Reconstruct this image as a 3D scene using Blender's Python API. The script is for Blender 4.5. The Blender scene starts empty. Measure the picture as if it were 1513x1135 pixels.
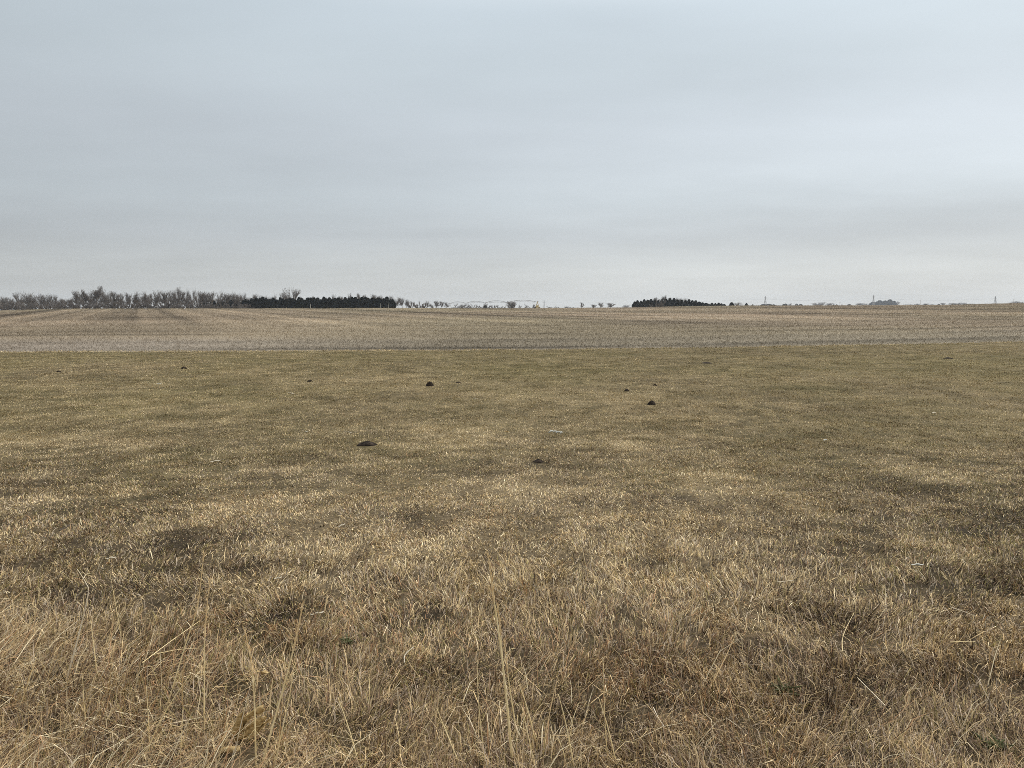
import bpy, math, random
import numpy as np
from mathutils import Vector, Matrix
random.seed(7); rng = np.random.default_rng(11)
S = bpy.context.scene; COL = S.collection
R = math.radians

# ------------------------------------------------------------------ camera model
PW, PH, F = 1513.0, 1135.0, 1137.0
H = 1.75                      # eye height above the ground at the camera
HZ = 453.0                    # photograph row of the true horizon
PIT = math.atan((PH/2-HZ)/F)
CP, SP = math.cos(PIT), math.sin(PIT)

def ray(u, v):
    a = (u-PW/2)/F; b = (v-PH/2)/F
    return np.array([a, CP-b*SP, -SP-b*CP])
def at_depth(u, v, Y):
    d = ray(u, v); t = Y/d[1]
    return np.array([t*d[0], Y, H+t*d[2]])

# ------------------------------------------------------------------ noise
def _hash(ix, iy, seed):
    h = (ix.astype(np.int64)*374761393 + iy.astype(np.int64)*668265263 + seed*2246822519) & 0xFFFFFFFF
    h = ((h ^ (h >> 13))*1274126177) & 0xFFFFFFFF
    h = (h ^ (h >> 16)) & 0xFFFFFF
    return h/float(0xFFFFFF)
def vn(x, y, seed=0):
    x = np.asarray(x, float); y = np.asarray(y, float)
    x, y = np.broadcast_arrays(x, y)
    ix = np.floor(x); iy = np.floor(y); fx = x-ix; fy = y-iy
    fx = fx*fx*(3-2*fx); fy = fy*fy*(3-2*fy)
    a = _hash(ix, iy, seed); b = _hash(ix+1, iy, seed); c = _hash(ix, iy+1, seed); d = _hash(ix+1, iy+1, seed)
    return (a*(1-fx)+b*fx)*(1-fy)+(c*(1-fx)+d*fx)*fy
def fbm(x, y, seed=0, n=4):
    s = 0; a = 1; t = 0
    for i in range(n):
        s = s+a*vn(x*2**i+i*17.3, y*2**i+i*9.1, seed+i); t += a; a *= .55
    return s/t
def sm(a, b, x):
    t = np.clip((x-a)/(b-a), 0, 1); return t*t*(3-2*t)

# ------------------------------------------------------------------ terrain
YC = 260.0
_eu = np.array([-.9, -.665, -.31, .04, .30, .65, .9]); _ey = np.array([37.6, 38., 38.8, 40., 42.6, 47.2, 51.])
_ex = _eu*_ey
def edge(x):                       # where the mown grass ends and the crop field starts
    return np.interp(x, _ex, _ey)
_cu = [-300, 0, 40, 100, 300, 580, 800, 930, 1000, 1100, 1300, 1400, 1440, 1500, 1800]
_cv = [462, 459.5, 458, 456.3, 456.2, 455.4, 455.5, 454.4, 453, 451.6, 451.4, 450.4, 449.4, 448, 446]
def crest_v(u): return np.interp(u, _cu, _cv)
def terrain(x, y):
    x = np.asarray(x, float); y = np.asarray(y, float)
    Y = np.maximum(y, 25.)
    u = PW/2+F*x/Y/1.005
    slope = (HZ-crest_v(u))/F*.99
    near = -.5*sm(2.5, 16, y)
    zc = H+slope*YC
    t = np.clip((y-44)/(YC-44), 0, 1)
    g = t+.10*np.sin(t*math.pi)*(1-t)
    z1 = near+(zc+.5)*g
    d = np.clip(.0028*(y-YC), 0, 3.2)
    z2 = H+slope*y-d
    return np.where(y > YC, z2, z1)
def lawn_bump(x, y):
    f = 1-sm(30, 44, y)
    return (.07*(fbm(x/2.6, y/2.6, 3, 3)-.5)+.035*(fbm(x/.45, y/.45, 5, 2)-.5))*f
def lawn_z(x, y): return terrain(x, y)+lawn_bump(x, y)+.03
def ground_hit(u, v):
    d = ray(u, v); z = 0.
    for i in range(30):
        t = (H-z)/(-d[2]); x, y = t*d[0], t*d[1]; z = float(lawn_z(x, y))
    return np.array([x, y, z])

# ------------------------------------------------------------------ object helpers
def tag(o, label=None, cat=None, group=None, kind=None):
    if label: o['label'] = label
    if cat: o['category'] = cat
    if group: o['group'] = group
    if kind: o['kind'] = kind
    return o
def link(o, parent=None):
    COL.objects.link(o)
    if parent: o.parent = parent
    return o
def empty(name, loc):
    o = bpy.data.objects.new(name, None); o.location = loc; o.empty_display_size = .2
    return link(o)
def mesh_obj(name, V, Fc, mat, parent=None, smooth=False):
    me = bpy.data.meshes.new(name)
    me.from_pydata([tuple(map(float, v)) for v in V], [], Fc); me.update()
    if smooth: me.polygons.foreach_set('use_smooth', [True]*len(me.polygons))
    me.materials.append(mat)
    return link(bpy.data.objects.new(name, me), parent)
def raw_mesh(name, V, loops, starts, mat, facecol=None, vertcol=None):
    me = bpy.data.meshes.new(name)
    me.vertices.add(len(V)); me.vertices.foreach_set('co', np.ascontiguousarray(V, np.float32).ravel())
    me.loops.add(len(loops)); me.loops.foreach_set('vertex_index', loops.astype(np.int32))
    me.polygons.add(len(starts)); me.polygons.foreach_set('loop_start', starts.astype(np.int32))
    me.update(calc_edges=True)
    for c, dom in ((facecol, 'FACE'), (vertcol, 'POINT')):
        if c is not None:
            at = me.attributes.new('col', 'FLOAT_COLOR', dom)
            at.data.foreach_set('color', np.ascontiguousarray(np.c_[c, np.ones(len(c))], np.float32).ravel())
    me.materials.append(mat)
    return link(bpy.data.objects.new(name, me))

class Tubes:                       # polygonal tubes joined into one mesh
    def __init__(s): s.V = []; s.F = []
    def tube(s, pts, rad, n=4):
        pts = [Vector(p) for p in pts]; base = len(s.V)
        for i, p in enumerate(pts):
            d = (pts[min(i+1, len(pts)-1)]-pts[max(i-1, 0)])
            if d.length < 1e-9: d = Vector((0, 0, 1))
            d.normalize()
            a = d.orthogonal().normalized() if abs(d.z) > .99 else d.cross(Vector((0, 0, 1))).normalized()
            b = d.cross(a)
            for k in range(n):
                t = 2*math.pi*k/n
                s.V.append(p+(a*math.cos(t)+b*math.sin(t))*rad[i])
        for i in range(len(pts)-1):
            for k in range(n):
                k2 = (k+1) % n; o = base+i*n
                s.F.append((o+k, o+k2, o+n+k2, o+n+k))
        s.F.append(tuple(base+k for k in reversed(range(n))))
        s.F.append(tuple(base+(len(pts)-1)*n+k for k in range(n)))
    def bar(s, a, b, r, n=4): s.tube([a, b], [r, r], n)
    def box(s, c, h):
        b = len(s.V); cx, cy, cz = c; hx, hy, hz = h
        for dz in (-1, 1):
            for dx, dy in ((-1, -1), (1, -1), (1, 1), (-1, 1)): s.V.append(Vector((cx+dx*hx, cy+dy*hy, cz+dz*hz)))
        s.F += [(b+3, b+2, b+1, b), (b+4, b+5, b+6, b+7)]+[(b+k, b+(k+1) % 4, b+4+(k+1) % 4, b+4+k) for k in range(4)]
    def obj(s, name, mat, parent=None, smooth=False): return mesh_obj(name, s.V, s.F, mat, parent, smooth)

# ------------------------------------------------------------------ materials
def mat_new(name):
    m = bpy.data.materials.new(name); m.use_nodes = True
    nt = m.node_tree; nt.nodes.clear()
    return m, nt, nt.nodes.new('ShaderNodeOutputMaterial')
def mottled(name, c1, c2, scale, rough=.85, bump=0., spec=.2):
    m, nt, out = mat_new(name); N = nt.nodes; L = nt.links
    tc = N.new('ShaderNodeTexCoord'); ns = N.new('ShaderNodeTexNoise'); ns.inputs['Scale'].default_value = scale; ns.inputs['Detail'].default_value = 4
    rp = N.new('ShaderNodeValToRGB'); rp.color_ramp.elements[0].position = .35; rp.color_ramp.elements[1].position = .68
    rp.color_ramp.elements[0].color = (*c1, 1); rp.color_ramp.elements[1].color = (*c2, 1)
    b = N.new('ShaderNodeBsdfPrincipled'); b.inputs['Roughness'].default_value = rough; b.inputs['Specular IOR Level'].default_value = spec
    L.new(tc.outputs['Object'], ns.inputs['Vector']); L.new(ns.outputs['Fac'], rp.inputs['Fac'])
    L.new(rp.outputs['Color'], b.inputs['Base Color'])
    if bump:
        bp = N.new('ShaderNodeBump'); bp.inputs['Strength'].default_value = bump; bp.inputs['Distance'].default_value = .02
        L.new(ns.outputs['Fac'], bp.inputs['Height']); L.new(bp.outputs['Normal'], b.inputs['Normal'])
    L.new(b.outputs['BSDF'], out.inputs['Surface'])
    return m
def blade_mat(name, trans=.25):
    m, nt, out = mat_new(name); N = nt.nodes; L = nt.links
    at = N.new('ShaderNodeAttribute'); at.attribute_name = 'col'
    d = N.new('ShaderNodeBsdfDiffuse'); t = N.new('ShaderNodeBsdfTranslucent'); g = N.new('ShaderNodeBsdfGlossy'); g.inputs['Roughness'].default_value = .45
    m1 = N.new('ShaderNodeMixShader'); m1.inputs['Fac'].default_value = trans
    m2 = N.new('ShaderNodeMixShader'); m2.inputs['Fac'].default_value = .012
    L.new(at.outputs['Color'], d.inputs['Color']); L.new(at.outputs['Color'], t.inputs['Color'])
    L.new(d.outputs['BSDF'], m1.inputs[1]); L.new(t.outputs['BSDF'], m1.inputs[2])
    L.new(m1.outputs['Shader'], m2.inputs[1]); L.new(g.outputs['BSDF'], m2.inputs[2])
    L.new(m2.outputs['Shader'], out.inputs['Surface'])
    return m
def ground_mat(name, scale):
    m, nt, out = mat_new(name); N = nt.nodes; L = nt.links
    at = N.new('ShaderNodeAttribute'); at.attribute_name = 'col'
    tc = N.new('ShaderNodeTexCoord'); ns = N.new('ShaderNodeTexNoise'); ns.inputs['Scale'].default_value = scale; ns.inputs['Detail'].default_value = 6
    mr = N.new('ShaderNodeMapRange'); mr.inputs['From Min'].default_value = .3; mr.inputs['From Max'].default_value = .7; mr.inputs['To Min'].default_value = .6; mr.inputs['To Max'].default_value = 1.4
    mx = N.new('ShaderNodeVectorMath'); mx.operation = 'SCALE'
    b = N.new('ShaderNodeBsdfPrincipled'); b.inputs['Roughness'].default_value = .95; b.inputs['Specular IOR Level'].default_value = .1
    bp = N.new('ShaderNodeBump'); bp.inputs['Strength'].default_value = .6; bp.inputs['Distance'].default_value = .03
    L.new(tc.outputs['Object'], ns.inputs['Vector']); L.new(ns.outputs['Fac'], mr.inputs['Value'])
    L.new(at.outputs['Color'], mx.inputs[0]); L.new(mr.outputs['Result'], mx.inputs['Scale'])
    L.new(mx.outputs['Vector'], b.inputs['Base Color']); L.new(ns.outputs['Fac'], bp.inputs['Height'])
    L.new(bp.outputs['Normal'], b.inputs['Normal']); L.new(b.outputs['BSDF'], out.inputs['Surface'])
    return m
M = dict(
    blade=blade_mat('dry_grass_blade', .12), stub=blade_mat('stubble_straw', .1),
    lawn=ground_mat('lawn_thatch', 22), field=ground_mat('field_soil', 3),
    bark=mottled('bare_bark', (.135, .118, .105), (.235, .21, .19), 3),
    bark_pale=mottled('pale_bare_twigs', (.15, .13, .12), (.22, .20, .185), 3),
    cedar=mottled('cedar_foliage', (.014, .021, .017), (.034, .043, .033), 2.2),
    cedar_brown=mottled('cedar_bark', (.08, .06, .05), (.13, .10, .08), 4),
    stalk=mottled('straw_stalk', (.88, .68, .34), (.95, .79, .48), 14, .6),
    stalk_pale=mottled('bleached_stalk', (.74, .61, .42), (.88, .77, .58), 14, .6),
    rust=mottled('golden_seed_head', (.74, .52, .25), (.88, .68, .40), 40, .8),
    soil=mottled('bare_soil', (.018, .013, .010), (.062, .045, .032), 18, .95, .8),
    husk=mottled('dry_husk', (.36, .23, .085), (.70, .52, .26), 60, .7, .3),
    husk_pale=mottled('bleached_husk', (.50, .43, .31), (.66, .60, .48), 30, .7, .2),
    bone=mottled('weathered_white', (.50, .49, .42), (.68, .67, .60), 30, .7, .3),
    twig=mottled('grey_brown_twig', (.07, .05, .04), (.14, .11, .09), 20, .8),
    weed=mottled('green_weed', (.06, .066, .022), (.115, .12, .045), 25, .6),
    steel=mottled('galvanised_steel', (.28, .28, .28), (.40, .40, .41), 3, .5, 0, .5),
    tan=mottled('yellow_paint', (.50, .36, .10), (.62, .47, .18), 3, .6),
    tyre=mottled('black_rubber', (.015, .015, .015), (.03, .03, .03), 6, .8),
    wire=mottled('dull_wire', (.16, .16, .17), (.22, .22, .23), 1, .6),
    wood=mottled('weathered_wood', (.20, .17, .14), (.34, .30, .26), 5, .9),
)

# ------------------------------------------------------------------ where which grass grows
def blob_list(items):
    out = []
    for u, v, ru, rv, s in items:
        c = ground_hit(u, v); e = ground_hit(u+ru, v); t = ground_hit(u, v-rv); b = ground_hit(u, v+rv)
        out.append((c[0], c[1], abs(e[0]-c[0]), max(abs(t[1]-b[1])/2, .05), s))
    return out
PALE = blob_list([(380, 735, 130, 26, 1), (60, 745, 90, 22, .8), (640, 795, 140, 30, .8), (790, 730, 120, 24, .8), (755, 770, 60, 22, .7),
    (1080, 722, 110, 22, 1.), (900, 775, 130, 30, .7), (1080, 865, 130, 45, .7), (540, 810, 130, 30, .7), (1400, 702, 70, 12, .6), (650, 640, 60, 10, .7),
    (922, 660, 26, 6, 1.), (250, 600, 140, 10, .4), (1240, 700, 40, 12, .5), (520, 560, 240, 12, .3), (820, 590, 140, 12, .4), (60, 650, 90, 10, .5),
    (1180, 690, 60, 14, .4), (1240, 940, 90, 24, .5), (1110, 1040, 60, 60, .5), (250, 760, 60, 12, .5), (1000, 620, 120, 8, .4), (640, 740, 60, 12, .4), (690, 850, 90, 20, .4)])
DARK = blob_list([(230, 690, 200, 26, .7), (640, 690, 90, 20, .6), (1000, 690, 110, 24, .5), (1250, 640, 260, 44, .6), (1140, 785, 110, 24, .8),
    (440, 775, 60, 18, .7), (1190, 574, 48, 5, 1.), (1150, 542, 30, 3, 1.2), (1300, 860, 220, 60, .5), (1350, 760, 120, 24, .6), (430, 900, 110, 44, .6),
    (575, 960, 130, 60, .6), (900, 890, 120, 30, .4), (20, 600, 80, 14, .5), (25, 634, 40, 4, .9), (240, 613, 22, 3, .9), (90, 705, 50, 10, .6),
    (700, 1010, 180, 50, .5), (1250, 1000, 80, 14, .8), (1060, 880, 40, 10, .7), (1440, 1030, 110, 60, .5), (820, 1090, 160, 40, .4), (60, 830, 90, 20, .5),
    (1190, 1040, 60, 30, .6), (1380, 690, 200, 110, .45), (1250, 800, 200, 60, .35), (1340, 900, 240, 130, .42), (1150, 620, 130, 50, .45), (1170, 520, 110, 3, .7), (1500, 690, 40, 14, .7), (320, 850, 120, 24, .4), (860, 640, 16, 4, .8), (800, 683, 18, 4, .9), (480, 683, 50, 5, .6)])
GREEN = blob_list([(1350, 720, 220, 120, .6), (200, 590, 200, 22, .8), (1450, 540, 160, 18, .9), (1300, 640, 220, 40, .6), (300, 530, 300, 6, .6), (1350, 880, 200, 60, .5), (640, 655, 200, 30, .4),
    (1190, 574, 60, 6, .8), (250, 680, 150, 30, .5), (1460, 1080, 90, 50, .5), (1000, 700, 150, 20, .5), (900, 545, 300, 10, .5)])
RUSTY = blob_list([(760, 760, 60, 16, .8), (380, 740, 120, 20, .4), (1090, 1095, 70, 50, .8), (190, 985, 28, 26, .9), (620, 880, 120, 30, .5), (810, 880, 90, 30, .6),
    (60, 790, 90, 16, .5), (900, 800, 140, 30, .5), (740, 800, 200, 30, .4), (250, 960, 100, 60, .4), (960, 1010, 90, 40, .5)])
BARE = blob_list([(1190, 574, 46, 4, 1.), (1150, 542, 28, 2.5, .9), (1044, 537, 24, 2.5, .6), (1170, 521, 100, 2, .7), (1110, 516, 60, 2, .5), (1240, 577, 30, 3, .6), (25, 634, 40, 3, .6), (240, 613, 24, 3, .5), (180, 625, 30, 3, .4),
    (1480, 567, 40, 2, .6), (1450, 613, 40, 3, .4), (800, 683, 16, 3, .6), (480, 684, 50, 4, .4), (860, 641, 14, 3, .6), (1045, 585, 40, 3, .4), (1330, 552, 30, 3, .4), (250, 662, 40, 4, .35), (60, 705, 26, 4, .4), (1100, 585, 60, 4, .3)])
TRACK = blob_list([(1440, 545, 60, 10, .5), (1380, 580, 70, 14, .5), (1310, 615, 80, 18, .55), (1240, 655, 80, 22, .6), (1180, 700, 70, 24, .6), (1145, 755, 70, 28, .6), (1130, 810, 70, 26, .5), (1420, 640, 90, 22, .4), (1440, 720, 90, 26, .4), (1460, 850, 90, 40, .4), (1330, 790, 110, 26, .4)])
def blobs(B, x, y):
    s = np.zeros(np.shape(x))
    wx = (fbm(x/.7, y/.7, 91, 5)-.5)*2.2; wy = (fbm(x/.7, y/.7, 95, 5)-.5)*2.2
    for cx, cy, rx, ry, k in B:
        q = ((x-cx)/rx+wx)**2+((y-cy)/ry+wy)**2
        s = np.maximum(s, k*np.exp(-q*.9))
    return s
def patches(x, y):
    far = sm(7, 20, y)
    n1 = fbm(x/3.5, y/3.5, 21, 4); n2 = fbm(x/.8, y/.8, 31, 4); n3 = fbm(x/2.0+9, y/2.6, 41, 4); n4 = fbm(x/1.3, y/1.3, 51, 3)
    nf = fbm(x/5, y/9, 61, 3); n5 = fbm(x/.22, y/.22, 71, 2)
    pale = np.clip(1.1*blobs(PALE, x, y)+1.2*(n2-.5)+.6*(n1-.5)+.9*(n5-.5)+.34, 0, 1.3)
    dark = np.clip(.55*blobs(DARK, x, y)+.6*(n3-.55)+.6*(.5-n2)+1.5*(.5-n5)+.9*(.5-fbm(x/.09, y/.12, 77, 2))+.08, 0, 1.2)
    green = np.clip(.7*blobs(GREEN, x, y)+.32*far+1.0*(nf-.5)+.6*(n4-.5)+.04, 0, 1)
    rust = np.clip(.8*blobs(RUSTY, x, y)+1.5*(n4-.6)*(1-far), 0, 1)
    return pale, dark, green, rust
C = {k: np.array(v) for k, v in dict(straw=(.60, .46, .255), grey=(.48, .395, .29), brown=(.225, .152, .096), olive=(.285, .238, .092), dark=(.060, .044, .028),
    pale=(.86, .73, .48), rust=(.46, .275, .145), green=(.125, .122, .042)).items()}
def lawn_colour(x, y):
    n = len(x); pale, dark, green, rust = patches(x, y)
    p = edge(x)-y
    lip = sm(1.3, .2, p)*sm(8, -4, x)*1.6            # pale uncut fringe along the field, left half
    seam = sm(.2, 1.3, p)*sm(3.4, 1.6, p)
    far = sm(7, 20, y)
    W = np.stack([.75+1.5*pale+2*lip, .62+.25*pale-.3*far+0*x, .62+.9*dark+.5*rust-.3*far, .24+.5*dark*sm(4, 14, y)+1.6*green+.5*seam+.42*far, (.16+.95*dark)*(1-.55*sm(4, 14, y))+.2*seam, .05+.42*pale**2+.5*lip, .05+1.2*rust, .012+.18*green*(.4+dark)], 1)
    W = np.clip(W, .005, None); W /= W.sum(1, keepdims=True)
    pick = (np.cumsum(W, 1) < rng.random(n)[:, None]).sum(1).clip(0, 7)
    K = np.stack([C[k] for k in ('straw', 'grey', 'brown', 'olive', 'dark', 'pale', 'rust', 'green')])
    mean = W@K; c = K[pick]
    k = np.clip(sm(3, 22, y), 0, .5)[:, None]           # far blades stand for several: closer to the mean
    c = c*(1-k)+mean*k
    tone = np.clip(1+.14*(pale-.45)-.08*(dark-.25), .7, 1.3)*(1-.10*sm(7, 18, y))*(1-.48*blobs(BARE, x, y))*(1-.32*blobs(TRACK, x, y))*(1-.10*sm(4.6, 3.2, y)); sg = .40-.20*sm(4, 18, y)
    c = c*np.array((1.01, 1., .98))+(sm(5, 3, y)*.03)[:, None]*np.array((1., .2, .1))*c.mean(1, keepdims=True)*2
    return c*(tone*np.minimum(np.exp(rng.normal(0, 1, n)*sg), 1.5))[:, None]

VP = np.array([-.436, .90])
def field_colour(x, y):
    p = y-edge(x)
    q = x*VP[1]-y*VP[0]
    far = sm(15, 55, p)
    wob_ = 1.2*(vn(q/14, p/60, 204)-.5)
    rows = .16*np.sin(2*math.pi*q/3.1+wob_*3)+.15*np.sin(2*math.pi*q/9.4+1.2+wob_*2)+.10*np.sign(np.sin(2*math.pi*q/18.8))
    r1 = vn(q/4.6, 0*q, 201)*.65+vn(q/1.6, 0*q, 202)*.2+vn(q/11, 0*q, 203)*.5
    s1 = vn(x/60+3, p/2.6, 211)*.6+vn(x/28, p/1.0, 212)*.4
    patch = fbm(x/18, y/26, 221, 4)
    rows = np.maximum(rows, -.24); r1 = .675+(r1-.675)*1.2; tone = 1+far*(.8*(r1-.675)+(rows+.22*np.exp(-(((q+3) % 9.4-4.7)/.9)**2))*(.30+.45*sm(30, 80, p)))+.45*(s1-.5)*(1-.35*far)+.6*(patch-.5)
    for d, w, k in ((3.0, 1.1, .42), (18, 1.1, .55), (10, .8, .30), (38, 1.8, .35), (75, 3.6, .5), (122, 7., .3), (27, 1., .25)):
        dash = sm(.38, .62, vn(x/9+d, 0*x, 231)); tone = tone-.65*k*dash*np.exp(-((p+2*np.sin(x/37+d)-d)/w)**2)
    tone = tone+.16*np.exp(-((p-6.2)/1.3)**2)+.14*np.exp(-((p-55)/8)**2)
    grey = sm(20, 6, p)*(.65+.6*(patch-.5))
    g2 = np.clip((fbm(x/40, y/30, 241, 3)-.45)*2, 0, 1)
    tan = np.array((.278, .224, .158)); gr = np.array((.262, .226, .192)); br = np.array((.25, .19, .14)); ol = np.array((.25, .212, .14))
    c = tan*(1-grey)[:, None]+gr*grey[:, None]
    c = c*(1-.5*g2*far)[:, None]+br*(.5*g2*far)[:, None]
    g3 = np.clip((vn(x/30+7, y/50, 251)-.5)*1.6, 0, .6); c = c*(1-g3)[:, None]+ol*g3[:, None]
    return c*np.clip(tone, .35, 1.7)[:, None]

# ------------------------------------------------------------------ ground sheets
def grid(name, xs, ys, zf, mat, colf):
    X, Y = np.meshgrid(xs, ys); x = X.ravel(); y = Y.ravel(); z = zf(x, y)
    nx, ny = len(xs), len(ys)
    i = (np.arange(ny-1)[:, None]*nx+np.arange(nx-1)[None]).ravel()
    loops = np.stack([i, i+1, i+nx+1, i+nx], 1).ravel()
    o = raw_mesh(name, np.c_[x, y, z], loops, np.arange(len(i))*4, mat, vertcol=colf(x, y))
    o.data.polygons.foreach_set('use_smooth', [True]*len(o.data.polygons))
    return o
def sp(a, b, n, k=1.): return a+(b-a)*np.linspace(0, 1, n)**k
hx = np.r_[sp(0, 150, 150, 1.2), sp(150, 4200, 60, 1.8)[1:]]
ys = np.r_[-40, -20, -5, sp(0, 36, 20), sp(36, 60, 60)[1:], sp(60, 300, 260, 1.4)[1:], sp(300, 4200, 70, 1.7)[1:]]
tag(grid('crop_field', np.r_[-hx[:0:-1], hx], ys, lambda x, y: terrain(x, y)-.02*sm(60, 30, y), M['field'], field_colour), kind='structure')
hx = np.r_[sp(0, 9, 150), sp(9, 60, 130)[1:]]; xs = np.r_[-hx[:0:-1], hx]
ts = np.r_[sp(-30, .5, 12), sp(.5, 10, 190)[1:], sp(10, 40, 150)[1:]]
def lawn_grid():
    X, T = np.meshgrid(xs, ts); x = X.ravel(); t = T.ravel()
    w = .22*(vn(x/.9, 0*x, 301)-.5)+.5*(vn(x/4, 0*x, 302)-.5)
    y = np.where(t > 0, t/40*(edge(x)+w), t); z = lawn_z(x, y)
    z = z-.03*sm(39.2, 40, t)
    nx, ny = len(xs), len(ts); i = (np.arange(ny-1)[:, None]*nx+np.arange(nx-1)[None]).ravel()
    loops = np.stack([i, i+1, i+nx+1, i+nx], 1).ravel()
    pale, dark, green, rust = patches(x, y)
    c = np.array((.060, .044, .026))+(sm(4, 14, y)*1.)[:, None]*np.array((.055, .045, .022))+pale[:, None]*np.array((.09, .068, .038))-dark[:, None]*np.array((.025, .018, .010))+green[:, None]*np.array((-.012, -.004, -.012))
    o = raw_mesh('grass_ground', np.c_[x, y, z], loops, np.arange(len(i))*4, M['lawn'], vertcol=np.clip(c, .02, 1))
    o.data.polygons.foreach_set('use_smooth', [True]*len(o.data.polygons)); tag(o, kind='structure')
lawn_grid()

# ------------------------------------------------------------------ blades
MOUNDS = [
    (635, 571, 11, .12, 'round dark burrow mound standing alone on the middle of the lawn'),
    (543, 658, 30, .05, 'wide flat dark soil mound on the lawn, nearest of the mounds'),
    (272, 545, 9, 0.07, 'dark soil mound far out on the left lawn, near the field edge'),
    (87, 550, 9, 0.05, 'small dark soil mound far out by the left edge of the lawn'),
    (1044, 537, 20, 0.045, 'wide dark soil patch near the field edge, right of centre'),
    (963, 598, 15, 0.08, 'grassy dark soil mound on the lawn right of centre'),
    (926, 578, 9, 0.05, 'small dark soil mound beyond the grassy one right of centre'),
    (458, 564, 8, 0.045, 'little flat soil mound out on the lawn left of the round burrow'),
    (677, 566, 10, 0.03, 'flat soil smear just right of the round burrow mound'),
    (968, 570, 8, 0.035, 'tiny soil mound farthest out, right of the grassy mound'),
    (1400, 530, 9, 0.045, 'dark soil mound far out on the right lawn near the field'),
    (795, 683, 18, 0.03, 'grey brown bare soil smear in the centre of the lawn below the white debris'),
]
CLEAR = []
for u, v, wpx, *_ in MOUNDS:
    c = ground_hit(u, v); r = abs(ground_hit(u+wpx/2, v)[0]-c[0]); CLEAR.append((c[0], c[1]-.7*r, r*1.0, r*1.35))
c = ground_hit(362, 1115); CLEAR.append((c[0], c[1]-.06, .10, .13))
def cleared(x, y):
    k = np.ones(len(x), bool)
    for cx, cy, rx, ry in CLEAR: k &= ((x-cx)/rx)**2+((y-cy)/ry)**2 > 1
    return k
def blades(name, x, y, z, h, w, az, th0, th1, col, mat):
    n = len(x); root = np.c_[x, y, z]
    d = np.c_[np.cos(az), np.sin(az), 0*az]; up = np.array([0, 0, 1.])
    tw = rng.normal(0, .6, n); side = np.c_[-np.sin(az+tw), np.cos(az+tw), .25*np.sin(tw)]*w[:, None]*.5
    a1 = th0+th1; a0 = th0
    p1 = root+(d*np.sin(a0)[:, None]+up*np.cos(a0)[:, None])*(h*.55)[:, None]
    p2 = p1+(d*np.sin(a1)[:, None]+up*np.cos(a1)[:, None])*(h*.45)[:, None]
    root = root-up*.01
    V = np.stack([root-side, root+side, p1-side*.8, p1+side*.8, p2], 1).reshape(-1, 3)
    b = np.arange(n)[:, None]*5
    loops = (b+np.array([0, 1, 3, 2, 2, 3, 4])[None]).ravel()
    starts = (np.arange(n)[:, None]*7+np.array([0, 4])[None]).ravel()
    return raw_mesh(name, V, loops, starts, mat, facecol=np.repeat(col, 2, 0))
def scatter(y0, y1, dens, wa, wb):
    Y = np.linspace(y0, y1, 4000); pdf = (2*wa*Y+2*wb)*dens(Y); cdf = np.cumsum(pdf); tot = cdf[-1]*(Y[1]-Y[0])
    n = int(tot); y = np.interp(rng.random(n)*cdf[-1], cdf, Y); x = (rng.random(n)*2-1)*(wa*y+wb)
    return x, y
# short mown grass
x, y = scatter(1.3, 52, lambda Y: 25000*(2.6/np.maximum(Y, 2.6))**1.7, .70, 1.8)
wob = .3*(vn(x/.9, 0*x, 301)-.5)+.5*(vn(x/4, 0*x, 302)-.5)
k = y < edge(x)+wob*1.0+rng.normal(0, .3, len(x)); x = x[k]; y = y[k]
tuft = fbm(x/.16, y/.16, 401, 2); gap = fbm(x/(.055+.004*y), y/(.07+.012*y), 404, 2); keep = cleared(x, y) & (rng.random(len(x)) < (.35+.35*sm(3.5, 7, y)+1.1*sm(.34, .6, tuft))*(.34+.85*sm(.36, .56, gap)+.4*sm(6, 16, y))); x = x[keep]; y = y[keep]
n = len(x); tuft = fbm(x/.5, y/.5, 402, 2)
fg = sm(6.5, 3.0, y)
h = (.036+.034*fg+.020*sm(.4, .75, tuft)*(1-.7*sm(4, 8, y)))*np.exp(rng.normal(0, .35-.12*sm(4, 9, y), n))
lipz = sm(1.2, .2, edge(x)-y); h = h*(1+lipz*(.3+4.*np.clip(fbm(x/1.1, y/.6, 441, 3)-.35, 0, 1)))
w = .0026*(np.maximum(y, 2.3)/2.5)**.82*np.exp(rng.normal(0, .25, n))
flow = fbm(x/.7, y/.7, 411, 2)*math.pi*4
az = flow+rng.normal(0, 1.1, n)
flat = sm(.35, .75, fbm(x/.9, y/.9, 431, 3)); th0 = rng.uniform(.15, 1.3, n)+.3*flat+.38*sm(3.5, 7.5, y); th1 = rng.normal(.55, .7, n).clip(-.9, 1.8)
tag(blades('short_grass', x, y, lawn_z(x, y), h, w, az, th0, th1, lawn_colour(x, y), M['blade']), 'short dry winter grass covering the mown strip in the foreground', 'grass', kind='stuff')
print('short grass', n)
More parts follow.
